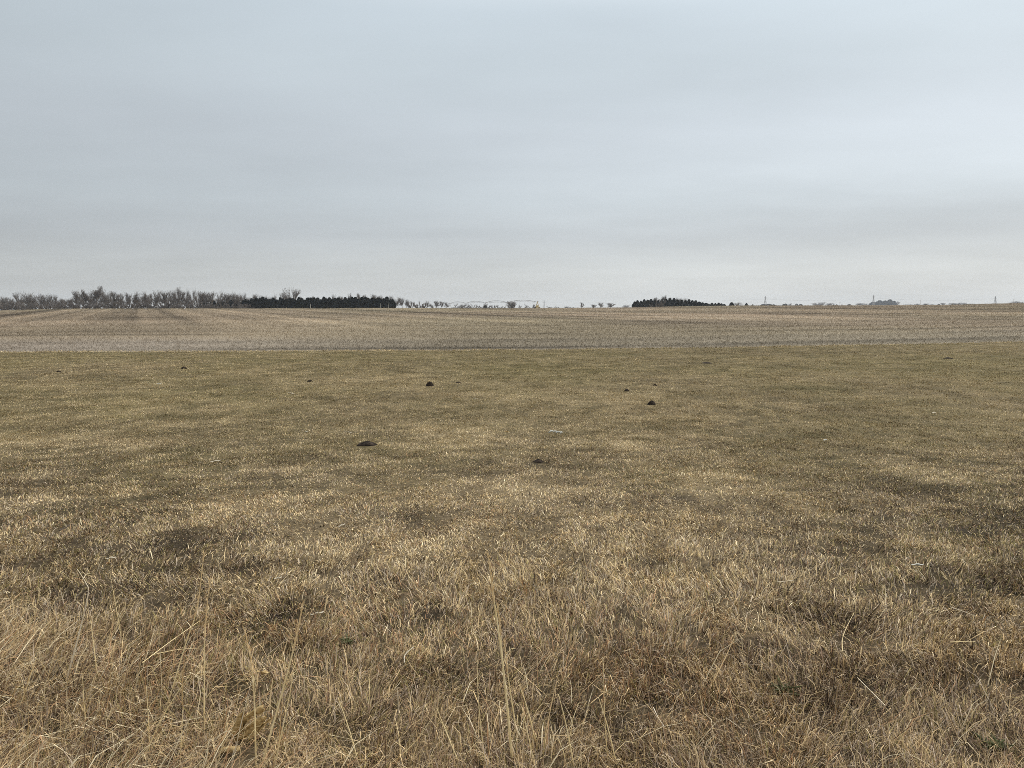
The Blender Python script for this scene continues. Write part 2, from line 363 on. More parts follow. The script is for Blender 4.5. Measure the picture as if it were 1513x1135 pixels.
# long matted straw at the lower left
x, y = scatter(1.5, 5.2, lambda Y: 2200+0*Y, .70, 1.2)
u = PW/2+F*x/(y*CP+H*SP); c = ground_hit(60, 1040)
v_ = HZ+F*(H+.1)/y
m = sm(430, 120, u+70*(fbm(x/.5, y/.5, 421, 3)-.5)*4-.9*(v_-1115))*sm(4.5, 3.5, y+1.6*(fbm(x/.6, y/.6, 422, 2)-.5))
m = np.maximum(m, .08*sm(3.7, 2.9, y)*sm(.45, .65, fbm(x/.35, y/.35, 423, 2)))
k = cleared(x, y) & (rng.random(len(x)) < m); x = x[k]; y = y[k]; n = len(x)
h = np.minimum(.17*np.exp(rng.normal(0, .42, n)), .34); w = .0034*np.exp(rng.normal(0, .25, n))
az = .35+(fbm(x/.6, y/.6, 425, 2)-.5)*4.5+rng.normal(0, .45, n)
th0 = np.abs(rng.normal(.95, .40, n)).clip(.02, 1.4); th1 = rng.normal(.4, .35, n).clip(-.3, 1.1)
K = np.stack([C['straw']*np.array((1.0, .95, .9)), C['rust']*1.1, C['pale']*.95, C['brown']*1.2]); pk = rng.choice(4, n, p=[.46, .12, .25, .17])
tag(blades('long_grass', x, y, lawn_z(x, y)+.02*rng.random(n), h, w, az, th0, th1, K[pk]*np.exp(rng.normal(0, .2, n))[:, None], M['blade']), 'long matted straw coloured grass bent over in the lower left corner', 'long grass', kind='stuff')
print('long grass', n)
# crop residue
def fd(Y): return np.where(Y < 60, 66., 66*(60/np.maximum(Y, 60))**2.0)
x, y = scatter(37, 262, fd, .72, 3)
k = y > edge(x)+.3*(vn(x/.9, 0*x, 301)-.5)+.5*(vn(x/4, 0*x, 302)-.5)-.1; x = x[k]; y = y[k]; n = len(x)
h = .11*(y/45)**.35*np.exp(rng.normal(0, .35, n)); w = .015*(y/45)**.8*np.exp(rng.normal(0, .3, n))
th0 = rng.uniform(.5, 1.45, n); th1 = rng.uniform(0, .3, n)
c = field_colour(x, y)*np.exp(rng.normal(0, .12, n))[:, None]*1.13
tag(blades('crop_stubble', x, y, terrain(x, y), h, w, rng.uniform(0, 6.28, n), th0, th1, c, M['stub']), 'pale cut crop stubble and residue lying over the bare field', 'stubble', kind='stuff')
print('stubble', n)

# ------------------------------------------------------------------ small things in the grass
def stalk(pts, rad, label, group=None, mat='stalk', head=True, seed=0, spread=.012, yoff=0., lean=0.):
    """pts: photograph pixels from foot to tip; the stalk stands at the depth of its foot."""
    rad *= 1.4; r = random.Random(seed); foot = ground_hit(*pts[0]); Y0 = foot[1]; n = len(pts)
    P = [at_depth(u, v, Y0+lean*i/(n-1)) for i, (u, v) in enumerate(pts)]; P[0] = foot-np.array([0, 0, .02])
    # smooth curve
    Q = []
    for i in range(n-1):
        p0 = P[max(i-1, 0)]; p1 = P[i]; p2 = P[i+1]; p3 = P[min(i+2, n-1)]
        for k in range(6):
            t = k/6; Q.append(.5*((2*p1)+(p2-p0)*t+(2*p0-5*p1+4*p2-p3)*t*t+(3*p1-p0-3*p2+p3)*t**3))
    Q.append(P[-1]); m = len(Q)
    root = empty('grass_stalk', foot); tag(root, label, 'grass stalk', group)
    T = Tubes(); T.tube([q-foot for q in Q], [rad*(1-.65*i/(m-1)) for i in range(m)], 5); T.obj('stem', M[mat], root, True)
    for j in range(2):                             # narrow dry leaves that leave the stem
        T = Tubes()
        i = int(m*(.15+.2*j)); q = Q[i]-foot; a = r.uniform(0, 6.28); L = r.uniform(.06, .15)
        d = Vector((math.cos(a), math.sin(a)*.6, 0)); q = Vector(q)
        T.tube([q, q+d*L*.25+Vector((0, 0, L*.55)), q+d*L*.6+Vector((0, 0, L*.85)), q+d*L*.95+Vector((0, 0, L*.75))], [.0012, .0013, .0009, .0003], 3)
        T.obj('leaf', M[mat], root)
    if head:
        T = Tubes(); i0 = int(m*.62); T.tube([q-foot for q in Q[i0:]], [rad*.95*(1-.6*i/(m-i0)) for i in range(m-i0)], 4)
        for i in range(i0, m):
            for k in range(3):
                q = Vector(Q[i]-foot); d = Vector((r.uniform(-1, 1), r.uniform(-1, 1), r.uniform(1.2, 3))).normalized()
                T.tube([q, q+d*r.uniform(spread, spread*3)], [.0014, .0006], 3)
        T.obj('seed_head', M['rust' if mat == 'stalk' else mat], root)
    return root
G1 = 'lone dry grass stalks rising out of the foreground grass'
st = [  # points, radius, label, group, material, head
 ([(94, 1013), (116, 940), (130, 879), (127, 862), (114, 841)], .0028, 'tall pale grass stalk with a kinked tip at the left edge of the foreground', None, 'stalk_pale', 0),
 ([(145, 1010), (139, 960), (134, 917)], .0026, 'short thick straw stalk standing just right of the kinked pale stalk', None, 'stalk', 0),
 ([(150, 962), (185, 905), (225, 841)], .0016, 'thin stalk leaning far to the right above the left grass mat', None, 'stalk', 0),
 ([(243, 1049), (275, 950), (291, 900), (301, 821)], .0024, 'tall leaning stalk with a feathery tip, left of the upright pair', None, 'stalk', 1),
 ([(301, 1086), (302, 1000), (303, 930), (310, 858)], .0025, 'tall straight upright stalk crossing the leaning feathery one', None, 'stalk', 1),
 ([(378, 1135), (376, 1040), (372, 985), (363, 937)], .0026, 'upright golden stalk rising beside the large brown husk', None, 'stalk', 1),
 ([(383, 1135), (415, 1030), (436, 950), (448, 890)], .0030, 'golden stalk with a long pale seed head curving right above the husk', None, 'stalk', 1),
 ([(403, 1135), (420, 1065), (434, 995)], .0024, 'shorter stalk close under the curving golden one', None, 'stalk', 0),
 ([(182, 957), (172, 900), (162, 845)], .0015, None, G1, 'stalk', 0),
 ([(50, 917), (57, 880), (63, 848)], .0015, None, G1, 'stalk', 0),
 ([(139, 854), (150, 828), (167, 800)], .0016, None, G1, 'stalk_pale', 0),
 ([(203, 1135), (240, 1060), (282, 995)], .0022, 'long stalk leaning right across the matted grass in the lower left corner', None, 'stalk', 0),
 ([(66, 1013), (75, 985), (84, 960)], .0017, None, G1, 'stalk', 0),
 ([(221, 1115), (219, 1060), (216, 1013)], .0018, None, G1, 'stalk', 0),
 ([(340, 1135), (355, 1075), (371, 1008)], .0018, None, G1, 'stalk_pale', 0),
 ([(758, 1128), (743, 983), (728, 874), (722, 825)], .0036, 'tallest golden stalk of the bundle standing at the centre foreground', None, 'stalk', 1),
 ([(755, 1082), (745, 1000), (739, 930), (735, 893)], .0032, 'second golden stalk of the centre bundle, ending below the tallest tip', None, 'stalk', 1),
 ([(765, 1086), (753, 1016), (745, 950)], .0026, 'shortest stalk on the right side of the centre bundle', None, 'stalk', 1),
 ([(794, 1100), (780, 1050), (765, 1006)], .0020, None, G1, 'stalk', 0),
 ([(791, 1135), (781, 1090), (771, 1045)], .0022, None, G1, 'stalk', 0),
 ([(719, 1135), (710, 1070), (706, 1020), (705, 975)], .0019, None, G1, 'stalk', 0),
 ([(684, 1135), (662, 1089), (645, 1046)], .0022, 'golden stalk leaning left, part of a V shape at the bottom centre', None, 'stalk', 0),
 ([(560, 1135), (610, 1100), (648, 1046)], .0017, 'thin stalk leaning right that crosses the V shape at the bottom centre', None, 'stalk', 0),
 ([(533, 1135), (517, 1082), (499, 1030)], .0022, None, G1, 'stalk', 0),
 ([(850, 1135), (836, 1070), (825, 1026)], .0022, None, G1, 'stalk', 0),
 ([(838, 1135), (832, 1110), (823, 1090)], .0018, None, G1, 'stalk', 0),
 ([(914, 1135), (898, 1075), (884, 1030)], .0022, None, G1, 'stalk', 0),
 ([(900, 1135), (894, 1066), (891, 970)], .0015, None, G1, 'stalk', 0),
 ([(505, 1015), (520, 990), (535, 965)], .0014, None, G1, 'stalk', 0),
 ([(543, 1062), (549, 1035), (556, 1008)], .0015, None, G1, 'stalk', 0),
 ([(1109, 1092), (1095, 1078), (1075, 1062)], .0022, 'pale stalk leaning left over the rusty tuft in the lower right', None, 'stalk_pale', 0),
 ([(318, 1135), (330, 1095), (336, 1060)], .0018, None, G1, 'stalk', 0),
 ([(265, 1135), (268, 1090), (270, 1050)], .0018, None, G1, 'stalk', 0),
 ([(20, 1060), (45, 1000), (60, 950)], .0018, None, G1, 'stalk', 0),
 ([(128, 1075), (124, 1040), (122, 1000)], .0018, None, G1, 'stalk', 0),
]
LG = 'lone thin dry grass stalk rising out of the short foreground grass'
for i, (p, r_, lb, g, mt, hd) in enumerate(st):
    stalk(p, r_, lb or LG, g, mt, bool(hd), 100+i)

def straw(pts, rad, label, mat='stalk_pale', lift=.06, name='fallen_stalk', cat='straw'):
    T = Tubes(); P = [ground_hit(u, v)+np.array([0, 0, lift]) for u, v in pts]; f = P[0]; m = len(P)
    for _ in range(2):
        Q = [P[0]]
        for a, b in zip(P[:-1], P[1:]): Q += [a*.75+b*.25, a*.25+b*.75]
        P = Q+[P[-1]]
    m = len(P); T.tube([p-f for p in P], [rad*.72*(1-.4*i/(m-1)) for i in range(m)], 5)
    o = T.obj(name, M[mat], None, True); o.location = f; return tag(o, label, cat)
straw([(1307, 1063), (1285, 1040), (1266, 1020)], .0036, 'straight pale straw lying alone in the lower right grass')
straw([(1148, 874), (1160, 873), (1173, 871)], .004, 'short pale straw lying level, left above the dark twisted tuft')
straw([(598, 997), (597, 987), (603, 980), (611, 973)], .0042, 'curved bleached white leaf lying in dark grass left of the centre bundle', 'husk_pale')
straw([(1403, 912), (1420, 918), (1440, 926)], .003, 'long thin pale straw near the right edge, above the darkest grass')
straw([(1402, 966), (1420, 965), (1440, 965)], .003, 'level tan straw in the dark grass by the right edge', 'stalk')
straw([(1244, 986), (1243, 966), (1250, 948), (1261, 926)], .0019, 'curled tan stalk arching out of a twisted tuft at the right', 'stalk', .08)
straw([(212, 1010), (255, 975), (297, 944)], .0030, 'long straw sloping up to the right over the matted left grass', 'stalk', .10)
straw([(228, 991), (262, 983), (297, 981)], .0034, 'nearly level green tinged straw over the matted left grass', 'stalk', .08)
straw([(965, 1069), (972, 1085), (981, 1098)], .0026, 'short slanting pale straw right of the leaning golden stalks', 'stalk_pale', .07)
straw([(88, 793), (96, 789), (104, 785)], .007, 'brown dead twig lying in the grass at the left', 'twig', .05, 'fallen_twig', 'twig')
straw([(698, 592), (704, 593), (710, 594)], .008, 'pale cornstalk scrap lying far out on the lawn', 'husk_pale', .06)

def leaf_scrap(u, v, L, W, ang, label, mat, name='dry_leaf', cat='leaf', lift=.05, curl=.35):
    c = ground_hit(u, v)+np.array([0, 0, lift]); n = 9; V = []; Fc = []
    for i in range(n+1):
        t = i/n; wd = W*math.sin(math.pi*min(.08+.92*t, .97))**.7
        for s in (-1, -.45, 0, .45, 1):
            V.append((L*(t-.5), s*wd*.5, curl*wd*(abs(s)**1.5)+curl*L*.35*(t-.5)**2*2+.004*math.sin(9*t+3*s)))
    for i in range(n):
        for k in range(4): a = i*5+k; Fc.append((a, a+5, a+6, a+1))
    nv = len(V); V += [(x, y, z-.0018) for x, y, z in V]; Fc += [tuple(nv+i for i in reversed(f)) for f in Fc]
    rim = [k for k in range(5)]+[i*5+4 for i in range(1, n+1)]+[n*5+k for k in (3, 2, 1, 0)]+[i*5 for i in range(n-1, 0, -1)]
    for a, b in zip(rim, rim[1:]+rim[:1]): Fc.append((a, b, b+nv, a+nv))
    o = mesh_obj(name, V, Fc, M[mat], None, True); o.location = c; o.rotation_euler = (random.uniform(-.25, .25), random.uniform(-.2, .2), R(ang))
    return tag(o, label, cat)
leaf_scrap(1355, 846, .075, .022, -20, 'small bright white husk scrap lying in the olive grass at the right', 'bone')
leaf_scrap(319, 688, .14, .035, 12, 'pale husk scrap lying on the olive lawn left of centre', 'husk_pale')
leaf_scrap(165, 842, .06, .020, 20, 'small whitish curled leaf caught above the left stalks', 'husk_pale', lift=.08)
leaf_scrap(411, 866, .05, .016, 40, 'little white leaf in the brown grass right of the feathery stalk', 'husk_pale')
leaf_scrap(469, 920, .075, .018, 30, 'tan husk strip lying right of the curving golden seed head', 'husk_pale')
leaf_scrap(390, 1026, .085, .020, -30, 'tan leaf hanging beside the upright golden stalk over the husk', 'husk', lift=.10)
leaf_scrap(515, 644, .10, .04, 10, 'cream scrap lying just above the wide soil mound', 'husk_pale')
leaf_scrap(452, 643, .07, .03, 0, 'white fleck lying on the lawn left of the cream scrap', 'bone')
leaf_scrap(430, 585, .16, .06, 20, 'pinkish pale scrap lying far out on the left lawn', 'husk_pale')
leaf_scrap(235, 570, .13, .05, 30, 'tiny white scrap far out on the left lawn', 'bone')
leaf_scrap(1219, 655, .07, .03, 30, 'tiny white fleck lying in the dark olive lawn at the right', 'bone')
leaf_scrap(1380, 614, .10, .04, 20, 'tiny cream fleck far out on the right lawn', 'husk_pale')
leaf_scrap(505, 786, .06, .02, 50, 'small cream husk in the tan grass left of centre', 'husk_pale')
leaf_scrap(749, 643, .09, .05, 15, 'orange brown leaf lying on the lawn left of the white debris', 'husk')
leaf_scrap(692, 721, .05, .018, 10, 'small cream leaf lying in the centre of the lawn', 'husk_pale')
# big brown husk at the bottom edge
def big_husk():
    c = ground_hit(358, 1118); root = empty('corn_husk', c); tag(root, 'large crumpled brown corn husk with folded leaves at the bottom edge', 'husk')
    top = at_depth(392, 1078, c[1])-c
    for j, (a, k, w) in enumerate(((0, 1.25, .050), (.45, .9, .042), (-.55, 1.0, .040), (1.25, .55, .045))):
        V = []; Fc = []; n = 12
        for i in range(n+1):
            t = i/n; ax = Vector(top)*t*k*1.15+Vector((-.03, 0, .07))+Vector((math.sin(a)*.10*t, -.03*math.cos(a)*t, .015*math.sin(t*5+j)))
            wd = w*math.sin(math.pi*(.12+.84*t))**.8
            for s in (-1, -.5, 0, .5, 1): V.append(ax+Vector((.75*s*wd*.5, -.3*abs(s)*wd+.006*math.sin(7*t+4*s+j), -.2*s*wd*.5+.9*abs(s)*wd*.5+.010*math.cos(9*t+2*s+j))))
        for i in range(n):
            for q in range(4): e = i*5+q; Fc.append((e, e+5, e+6, e+1))
        o = mesh_obj('husk_leaf', V, Fc, M['husk'], root, True)
        so = o.modifiers.new('thickness', 'SOLIDIFY'); so.thickness = .002
    T = Tubes(); T.tube([(-.09, 0, .02), (-.05, 0, .03), (-.01, 0, .03)], [.011, .013, .010], 8); T.obj('shank', M['husk'], root, True)
big_husk()
# white debris
def debris(u, v):
    c = ground_hit(u, v); root = empty('white_debris', c); tag(root, 'broken pale greenish white debris scattered on the middle of the lawn', 'debris')
    for dx, dy, L, a in ((-.05, .05, .11, 12), (.01, .02, .09, -25), (.06, -.02, .10, 8), (.10, -.06, .05, 40)):
        T = Tubes(); ca, sa = math.cos(R(a)), math.sin(R(a))
        T.tube([(dx-ca*L/2, dy-sa*L/2, .055), (dx-ca*L/6, dy-sa*L/6, .082), (dx+ca*L/6, dy+sa*L/5, .080), (dx+ca*L/2, dy+sa*L/2, .06)], [.008, .016, .014, .005], 6)
        T.obj('shard', M['bone'], root, True)
debris(820, 645)
# soil mounds
def mound(u, v, wpx, hgt, label, deep=.6, group=None):
    c = ground_hit(u, v); e = ground_hit(u+wpx/2, v); r = abs(e[0]-c[0]); sd = random.randint(0, 999)
    V = [(0, 0, hgt)]; Fc = []; n = 22; m = 6
    for i in range(1, m+1):
        for k in range(n):
            a = 2*math.pi*k/n; q = i/m; rr = r*q*(.75+.5*float(vn(np.array(3*math.cos(a)+9), np.array(3*math.sin(a)+9), sd)))
            z = hgt*math.sqrt(max(0, 1-q*q))*(.8+.35*float(vn(np.array(q*5+k*.8), np.array(k*1.3), sd+3)))-.03*q
            V.append((rr*math.cos(a), rr*deep*math.sin(a), z))
    for k in range(n): Fc.append((0, 1+k, 1+(k+1) % n))
    for i in range(m-1):
        for k in range(n): a = 1+i*n+k; b = 1+i*n+(k+1) % n; Fc.append((a, a+n, b+n, b))
    o = mesh_obj('soil_mound', V, Fc, M['soil'], None, False); o.location = c+np.array([0, 0, .015])
    return tag(o, label, 'soil mound', group)
for m_ in MOUNDS: mound(*m_)
# green weeds
def weed(u, v, r, label):
    c = ground_hit(u, v); T = Tubes(); rr = random.Random(int(u))
    for j in range(34):
        a = rr.uniform(0, 6.28); L = r*rr.uniform(.5, 1.1); z = rr.uniform(.3, .9)*L
        p = Vector((rr.uniform(-.3, .3)*r, rr.uniform(-.3, .3)*r, .01)); d = Vector((math.cos(a), math.sin(a), 0))
        T.tube([p, p+d*L*.5+Vector((0, 0, z*.8)), p+d*L+Vector((0, 0, z))], [.002, .006, .001], 4)
    o = T.obj('green_weed', M['weed'], None, True); o.location = c; tag(o, label, 'weed')
weed(512, 957, .05, 'small green weed rosette in the brown grass left of centre')
weed(1158, 1030, .06, 'dark green weed rosette at the right, below the twisted tuft')
weed(1468, 1112, .06, 'green weed in the bottom right corner of the grass')

# ------------------------------------------------------------------ trees
def unit(v): return v/np.linalg.norm(v)
def bare_tree(seed, height=10., width=8., base=.25, stems=1, tips=330, rscale=1., zlo=.42):
    """limbs from the trunk to foci in the crown, branches from the limbs to tips inside lumpy crown clouds, a spray of twigs on each tip"""
    r = random.Random(seed); A = Tubes(); B = Tubes(); H_ = height; bz = H_*base
    R_ = .022*H_*rscale
    def bez(p, q, pull, n=4, j=.05):
        m = p.lerp(q, .45)+Vector((0, 0, -pull))+Vector((r.uniform(-1, 1), r.uniform(-1, 1), r.uniform(-1, 1)))*j*(q-p).length
        return [p*(1-t)**2+m*2*t*(1-t)+q*t*t for t in [k/n for k in range(n+1)]]
    trunks = []
    for k in range(stems):
        a = r.uniform(0, 6.28); f = Vector((math.cos(a), math.sin(a), 0))*(.10*width*(stems > 1)*r.uniform(.3, 1.6)); f.z = -.4
        t = f*1.6+Vector((r.uniform(-.04, .04)*H_, r.uniform(-.04, .04)*H_, 0)); t.z = bz
        P = bez(f, t, 0, 3, .04); A.tube(P, [R_*(1.15-.3*i/3)/math.sqrt(stems) for i in range(4)], 6); trunks.append(t)
    limbs = []; nl = r.randint(7, 10); foci = []
    for k in range(nl):
        a = 6.28*k/nl+r.uniform(-.4, .4); q = r.uniform(.25, 1.); zz_ = r.uniform(zlo, .95)
        env = math.sqrt(max(.05, 1-((zz_-.5)/.55)**2))
        e = Vector((math.cos(a)*width*.40*q*env, math.sin(a)*width*.40*q*env, H_*zz_)); foci.append((e, r.uniform(.13, .26)))
        P = bez(r.choice(trunks), e, H_*.05*q, 6); rad = R_*r.uniform(.38, .6)/math.sqrt(stems)**.5
        B.tube(P, [max(rad*(1-.85*i/6), .028) for i in range(7)], 5); limbs.append(P)
    for k in range(tips):
        i = r.randrange(nl); e, cr_ = foci[i]
        d = Vector((r.gauss(0, 1), r.gauss(0, 1), r.gauss(0, .8))).normalized()*cr_*min(width, H_)*r.uniform(.4, 1.)
        q = e+d; q.z = max(q.z, bz*.6 if zlo > .2 else 0)
        P = limbs[i]; s_ = P[r.randint(2, 5)]; T_ = bez(s_, q, H_*.03, 3, .12)
        B.tube(T_, [.05, .042, .034, .026], 3)
        for m in range(5):
            g = T_[r.randint(1, 3)]; dd = ((q-s_).normalized()*.7+Vector((r.uniform(-1, 1), r.uniform(-1, 1), r.uniform(-.5, 1.2)))).normalized()
            B.tube([g, g+dd*H_*r.uniform(.03, .085)], [.026, .014], 3)
    k = H_/max(v.z for v in B.V)
    for T in (A, B):
        for v in T.V: v *= k
    return A, B
def cedar(seed, height=6., w=1.5, spiky=.5):
    r = random.Random(seed); T = Tubes(); V = []; Fc = []
    T.tube([(0, 0, -.3), (0, 0, height*.5), (0, 0, height*.95)], [.16, .10, .02], 5); sq = r.uniform(.8, 1.2)
    bumps = [(r.uniform(0, 6.28), r.uniform(.05, .9), r.uniform(.7, 1.35)) for _ in range(26)]
    for i in range(2300):
        t = r.random()**1.3; a = r.uniform(0, 6.28)
        prof = (1-t)**.5*(.75+.25*min(1, t*6)); f = 1.
        for ba, bt, bs in bumps:
            da = (a-ba+math.pi) % (2*math.pi)-math.pi
            if abs(da) < .55 and abs(t-bt) < .09: f = bs
        rad = w*prof*f*r.uniform(.55, 1.02)
        c = Vector((rad*math.cos(a), rad*math.sin(a), height*(.02+.97*t)+.1*r.uniform(-1, 1)))
        d = Vector((math.cos(a)+r.uniform(-.5, .5), math.sin(a)+r.uniform(-.5, .5), r.uniform(.2, 1.5))).normalized()
        s = d.orthogonal().normalized(); s.rotate(Matrix.Rotation(r.uniform(0, 6.28), 3, d)); L = r.uniform(.25, .55); b = len(V)
        V += [c-d*L*.4-s*.06, c-d*L*.4+s*.06, c+s*.13, c+d*L*.7, c-s*.13]; Fc.append((b, b+1, b+2, b+3, b+4))
    return T, (V, Fc)
def kids(o): return [c for c in bpy.data.objects if c.parent == o]
PROTO = {}
def make_proto(key, name, A, B, names, mats):
    """mesh data of a kind of tree, made once and shared by all its copies"""
    out = []
    for T, nm, mt in ((A, names[0], mats[0]), (B, names[1], mats[1])):
        V, Fc = (T.V, T.F) if isinstance(T, Tubes) else T
        me = bpy.data.meshes.new(nm); me.from_pydata([tuple(v) for v in V], [], Fc); me.update(); me.materials.append(M[mt]); out.append((nm, me))
    zs = max(v.co.z for v in out[1][1].vertices); zs = float(np.percentile([v.co.z for v in out[1][1].vertices], 98.5)); xs_ = np.percentile([math.hypot(v.co.x, v.co.y) for v in out[1][1].vertices], 93)
    PROTO[key] = (name, out, zs, xs_)
for i in range(5): make_proto(f'bare{i}', 'bare_tree', *bare_tree(40+i, 10, (8, 9.5, 7, 8.5, 10)[i], (.25, .2, .3, .22, .28)[i], 1+(i == 3), 200), ('trunk', 'crown'), ('bark', 'bark'))
for i in range(3): make_proto(f'tall{i}', 'bare_tree', *bare_tree(60+i, 12, 6.5, .3, 1, 200), ('trunk', 'crown'), ('bark', 'bark'))
for i in range(4): make_proto(f'bush{i}', 'bare_shrub', *bare_tree(80+i, 5, (6, 8, 7, 9)[i], .06, 5, 260, .6, .08), ('stem', 'crown'), ('bark', 'bark'))
for i in range(3): make_proto(f'pale{i}', 'bare_tree', *bare_tree(90+i, 10, (9, 12, 8)[i], .15, 1, 240, 1, .25), ('trunk', 'crown'), ('bark_pale', 'bark_pale'))
for i in range(3): make_proto(f'palebush{i}', 'bare_shrub', *bare_tree(70+i, 5, (7, 10, 12)[i], .05, 5, 240, .6, .1), ('stem', 'crown'), ('bark_pale', 'bark_pale'))
for i in range(4): make_proto(f'cedar{i}', 'cedar_tree', *cedar(120+i, 6, 1.35+.2*(i % 3)), ('trunk', 'foliage'), ('cedar_brown', 'cedar'))
for i in range(2): make_proto(f'round{i}', 'cedar_tree', *cedar(140+i, 5, 2.6), ('trunk', 'foliage'), ('cedar_brown', 'cedar'))
def tree(key, u, vtop, Y, label, cat='tree', group=None, wpx=None, sx=None):
    name, parts, zs, xr = PROTO[key]
    top = at_depth(u, vtop, Y); x = top[0]; z = float(terrain(x, Y)); h = max(top[2]-z, .8)
    s = h/zs; w = s if wpx is None else (wpx/F*Y/2)/xr
    if sx: w = s*sx
    root = empty(name, (x, Y, z)); root.scale = (w, w, s); root.rotation_euler.z = random.uniform(0, 6.28)
    for nm, me in parts: link(bpy.data.objects.new(nm, me), root)
    return tag(root, label, cat, group)
rr = random.Random(5)
def pick(k, n): return f'{k}{rr.randrange(n)}'
GL = 'bare trees of the left treeline'; LL = 'bare leafless tree in the long grey treeline beyond the left of the field'
spec = {27: ('dense bare tree standing highest near the left end of the treeline', 16), 143: ('tallest bare tree of the treeline, its narrow top above its neighbours', 17), 115: ('wide bare tree at the left foot of the tallest tree', 18),
        266: ('highest bare tree of the dense grey stretch left of the dark cedars', 16), 188: ('open bare tree with sky showing through beside the tall stretch', 12)}
for u, v in [(5, 439), (16, 441), (27, 432), (42, 434), (50, 437), (60, 435), (69, 438), (78, 435), (91, 441), (104, 441), (115, 430), (125, 429), (133, 431), (143, 424), (152, 431), (160, 432), (168, 431.5), (178, 434), (188, 433),
             (201, 432.5), (214, 432), (222, 434), (231, 430), (242, 431), (253, 430), (260, 430), (266, 426), (275, 429), (284, 429), (297, 431), (305, 433), (312, 432), (325, 431.5), (334, 434), (342, 433), (352, 435), (360, 434), (374, 435)]:
    lb, wd = spec.get(u, (LL, rr.uniform(11, 16)))
    tree(pick('tall', 3) if u in (143, 266, 125) else pick('bare', 5), u, v, 410+rr.uniform(-12, 25), lb, 'tree', None if u in spec else GL, wd)
for u in np.arange(-14, 378, 9):                                   # second, lower rank behind
    tree(pick('bare', 5), u+rr.uniform(-2, 2), rr.uniform(436, 443) if u > 190 or 105 < u < 165 else rr.uniform(441, 446), 445+rr.uniform(-8, 20), LL, 'tree', GL, rr.uniform(10, 15))
GS = 'brushy shrubs at the foot of the left treeline'
for u in np.arange(-10, 372, 4.5):
    tree(pick('bush', 3), u+rr.uniform(-2, 2), rr.uniform(446, 450.5), 402+rr.uniform(-6, 6), 'low brushy leafless shrub at the foot of the left treeline', 'shrub', GS, rr.uniform(10, 15))
# behind and above the cedars
GB = 'bare trees showing above the cedar row'
tree('bare1', 432, 427, 470, 'round crowned bare tree rising alone high above the cedar row', 'tree', None, 25)
for u, v, w in [(383, 436.5, 11), (391, 438, 10), (399, 438.5, 9), (407, 436, 9), (418, 432, 10), (424, 437, 8), (460, 438.5, 8), (494, 436, 9), (503, 438, 8), (517, 434, 7), (530, 434, 7), (539, 436, 9), (553, 435.5, 17), (563, 438, 9), (480, 440, 8), (446, 439, 8)]:
    tree(pick('bare', 5) if w > 8 else pick('tall', 3), u, v, 480+rr.uniform(-10, 15), 'bare tree whose thin crown shows above the dark cedar row', 'tree', GB, w)
GC = 'cedars of the dark evergreen row'; LC = 'dark cedar in the unbroken evergreen row beyond the left half of the field'
u = 374.
while u < 580:
    tree(pick('cedar', 4), u, 441.6+rr.uniform(-2.4, 2.) if u < 568 else (439 if u < 575 else 443), 412+rr.uniform(-4, 4), LC if u < 576 else 'last dark cedar at the open right end of the evergreen row', 'cedar', GC if u < 576 else None, rr.uniform(8.5, 12)); u += rr.uniform(3.9, 5.4)
u = 296.
while u < 374:
    tree(pick('cedar', 4), u, 448.5-(u-296)/78*6+rr.uniform(-1.8, 1.4), 409+rr.uniform(-4, 4), 'small dark cedar growing under the bare trees left of the evergreen row', 'cedar', 'young cedars under the bare trees', rr.uniform(6, 8)); u += rr.uniform(3.6, 5.6)
# right of the cedar row
for u, v, w, k in [(580, 438, 12, 'bare'), (588, 439.5, 10, 'bare'), (594, 441, 10, 'bare'), (601, 443, 9, 'bare'), (607, 446, 9, 'bush'), (614, 447, 10, 'bush'), (622, 446, 9, 'bush'), (628, 448, 8, 'bush')]:
    tree(pick(k, 5 if k == 'bare' else 3), u, v, 520+rr.uniform(-8, 8), 'bare brushy tree in the thicket sloping down right of the cedar row' if k == 'bare' else 'low bare shrub at the right end of the thicket', 'tree' if k == 'bare' else 'shrub', 'thicket right of the cedar row' if k == 'bare' else 'shrubs right of the thicket', w)
far = [(632, 445, 10, 'bare', 'round bare tree, first of the loose clump left of the irrigation arm'), (645, 445, 9, 'bare', 'narrow bare tree in the middle of the loose clump left of the irrigation arm'),
 (652, 445.5, 9, 'bare', 'bare tree standing against the narrow one in the loose clump'), (660, 447.5, 8, 'bare', 'smallest bare tree at the right end of the loose clump'),
 (638, 449, 7, 'bush', 'low shrub between the trees of the loose clump')]
for u, v, w, k, lb in far: tree(pick(k, 5 if k == 'bare' else 4), u, v, 640, lb, 'tree' if k == 'bare' else 'shrub', None, w)
for u, v, w in [(675, 449.5, 9), (682, 450, 9), (690, 450.5, 9), (698, 450, 10), (706, 451, 9), (714, 450, 9), (722, 451.5, 8), (730, 451, 9), (738, 451.5, 9), (770, 451, 6), (779, 451, 7), (786, 450, 7)]:
    tree(pick('palebush', 3), u+rr.uniform(-1.5, 1.5), v+rr.uniform(-1, .4), 1250+rr.uniform(-60, 60), 'low far shrub seen under the irrigation arm', 'shrub', 'shrubs beyond the irrigation arm', w*1.5)
tree('round0', 717, 451, 705, 'small dark evergreen bush under the irrigation arm', 'shrub', None, 7)
tree('bare2', 755, 445.6, 690, 'domed grey bare tree standing under the nearest irrigation span', 'tree', None, 18); tree('bush1', 755, 447, 688, 'dense brush inside the domed grey tree', 'shrub', None, 15)
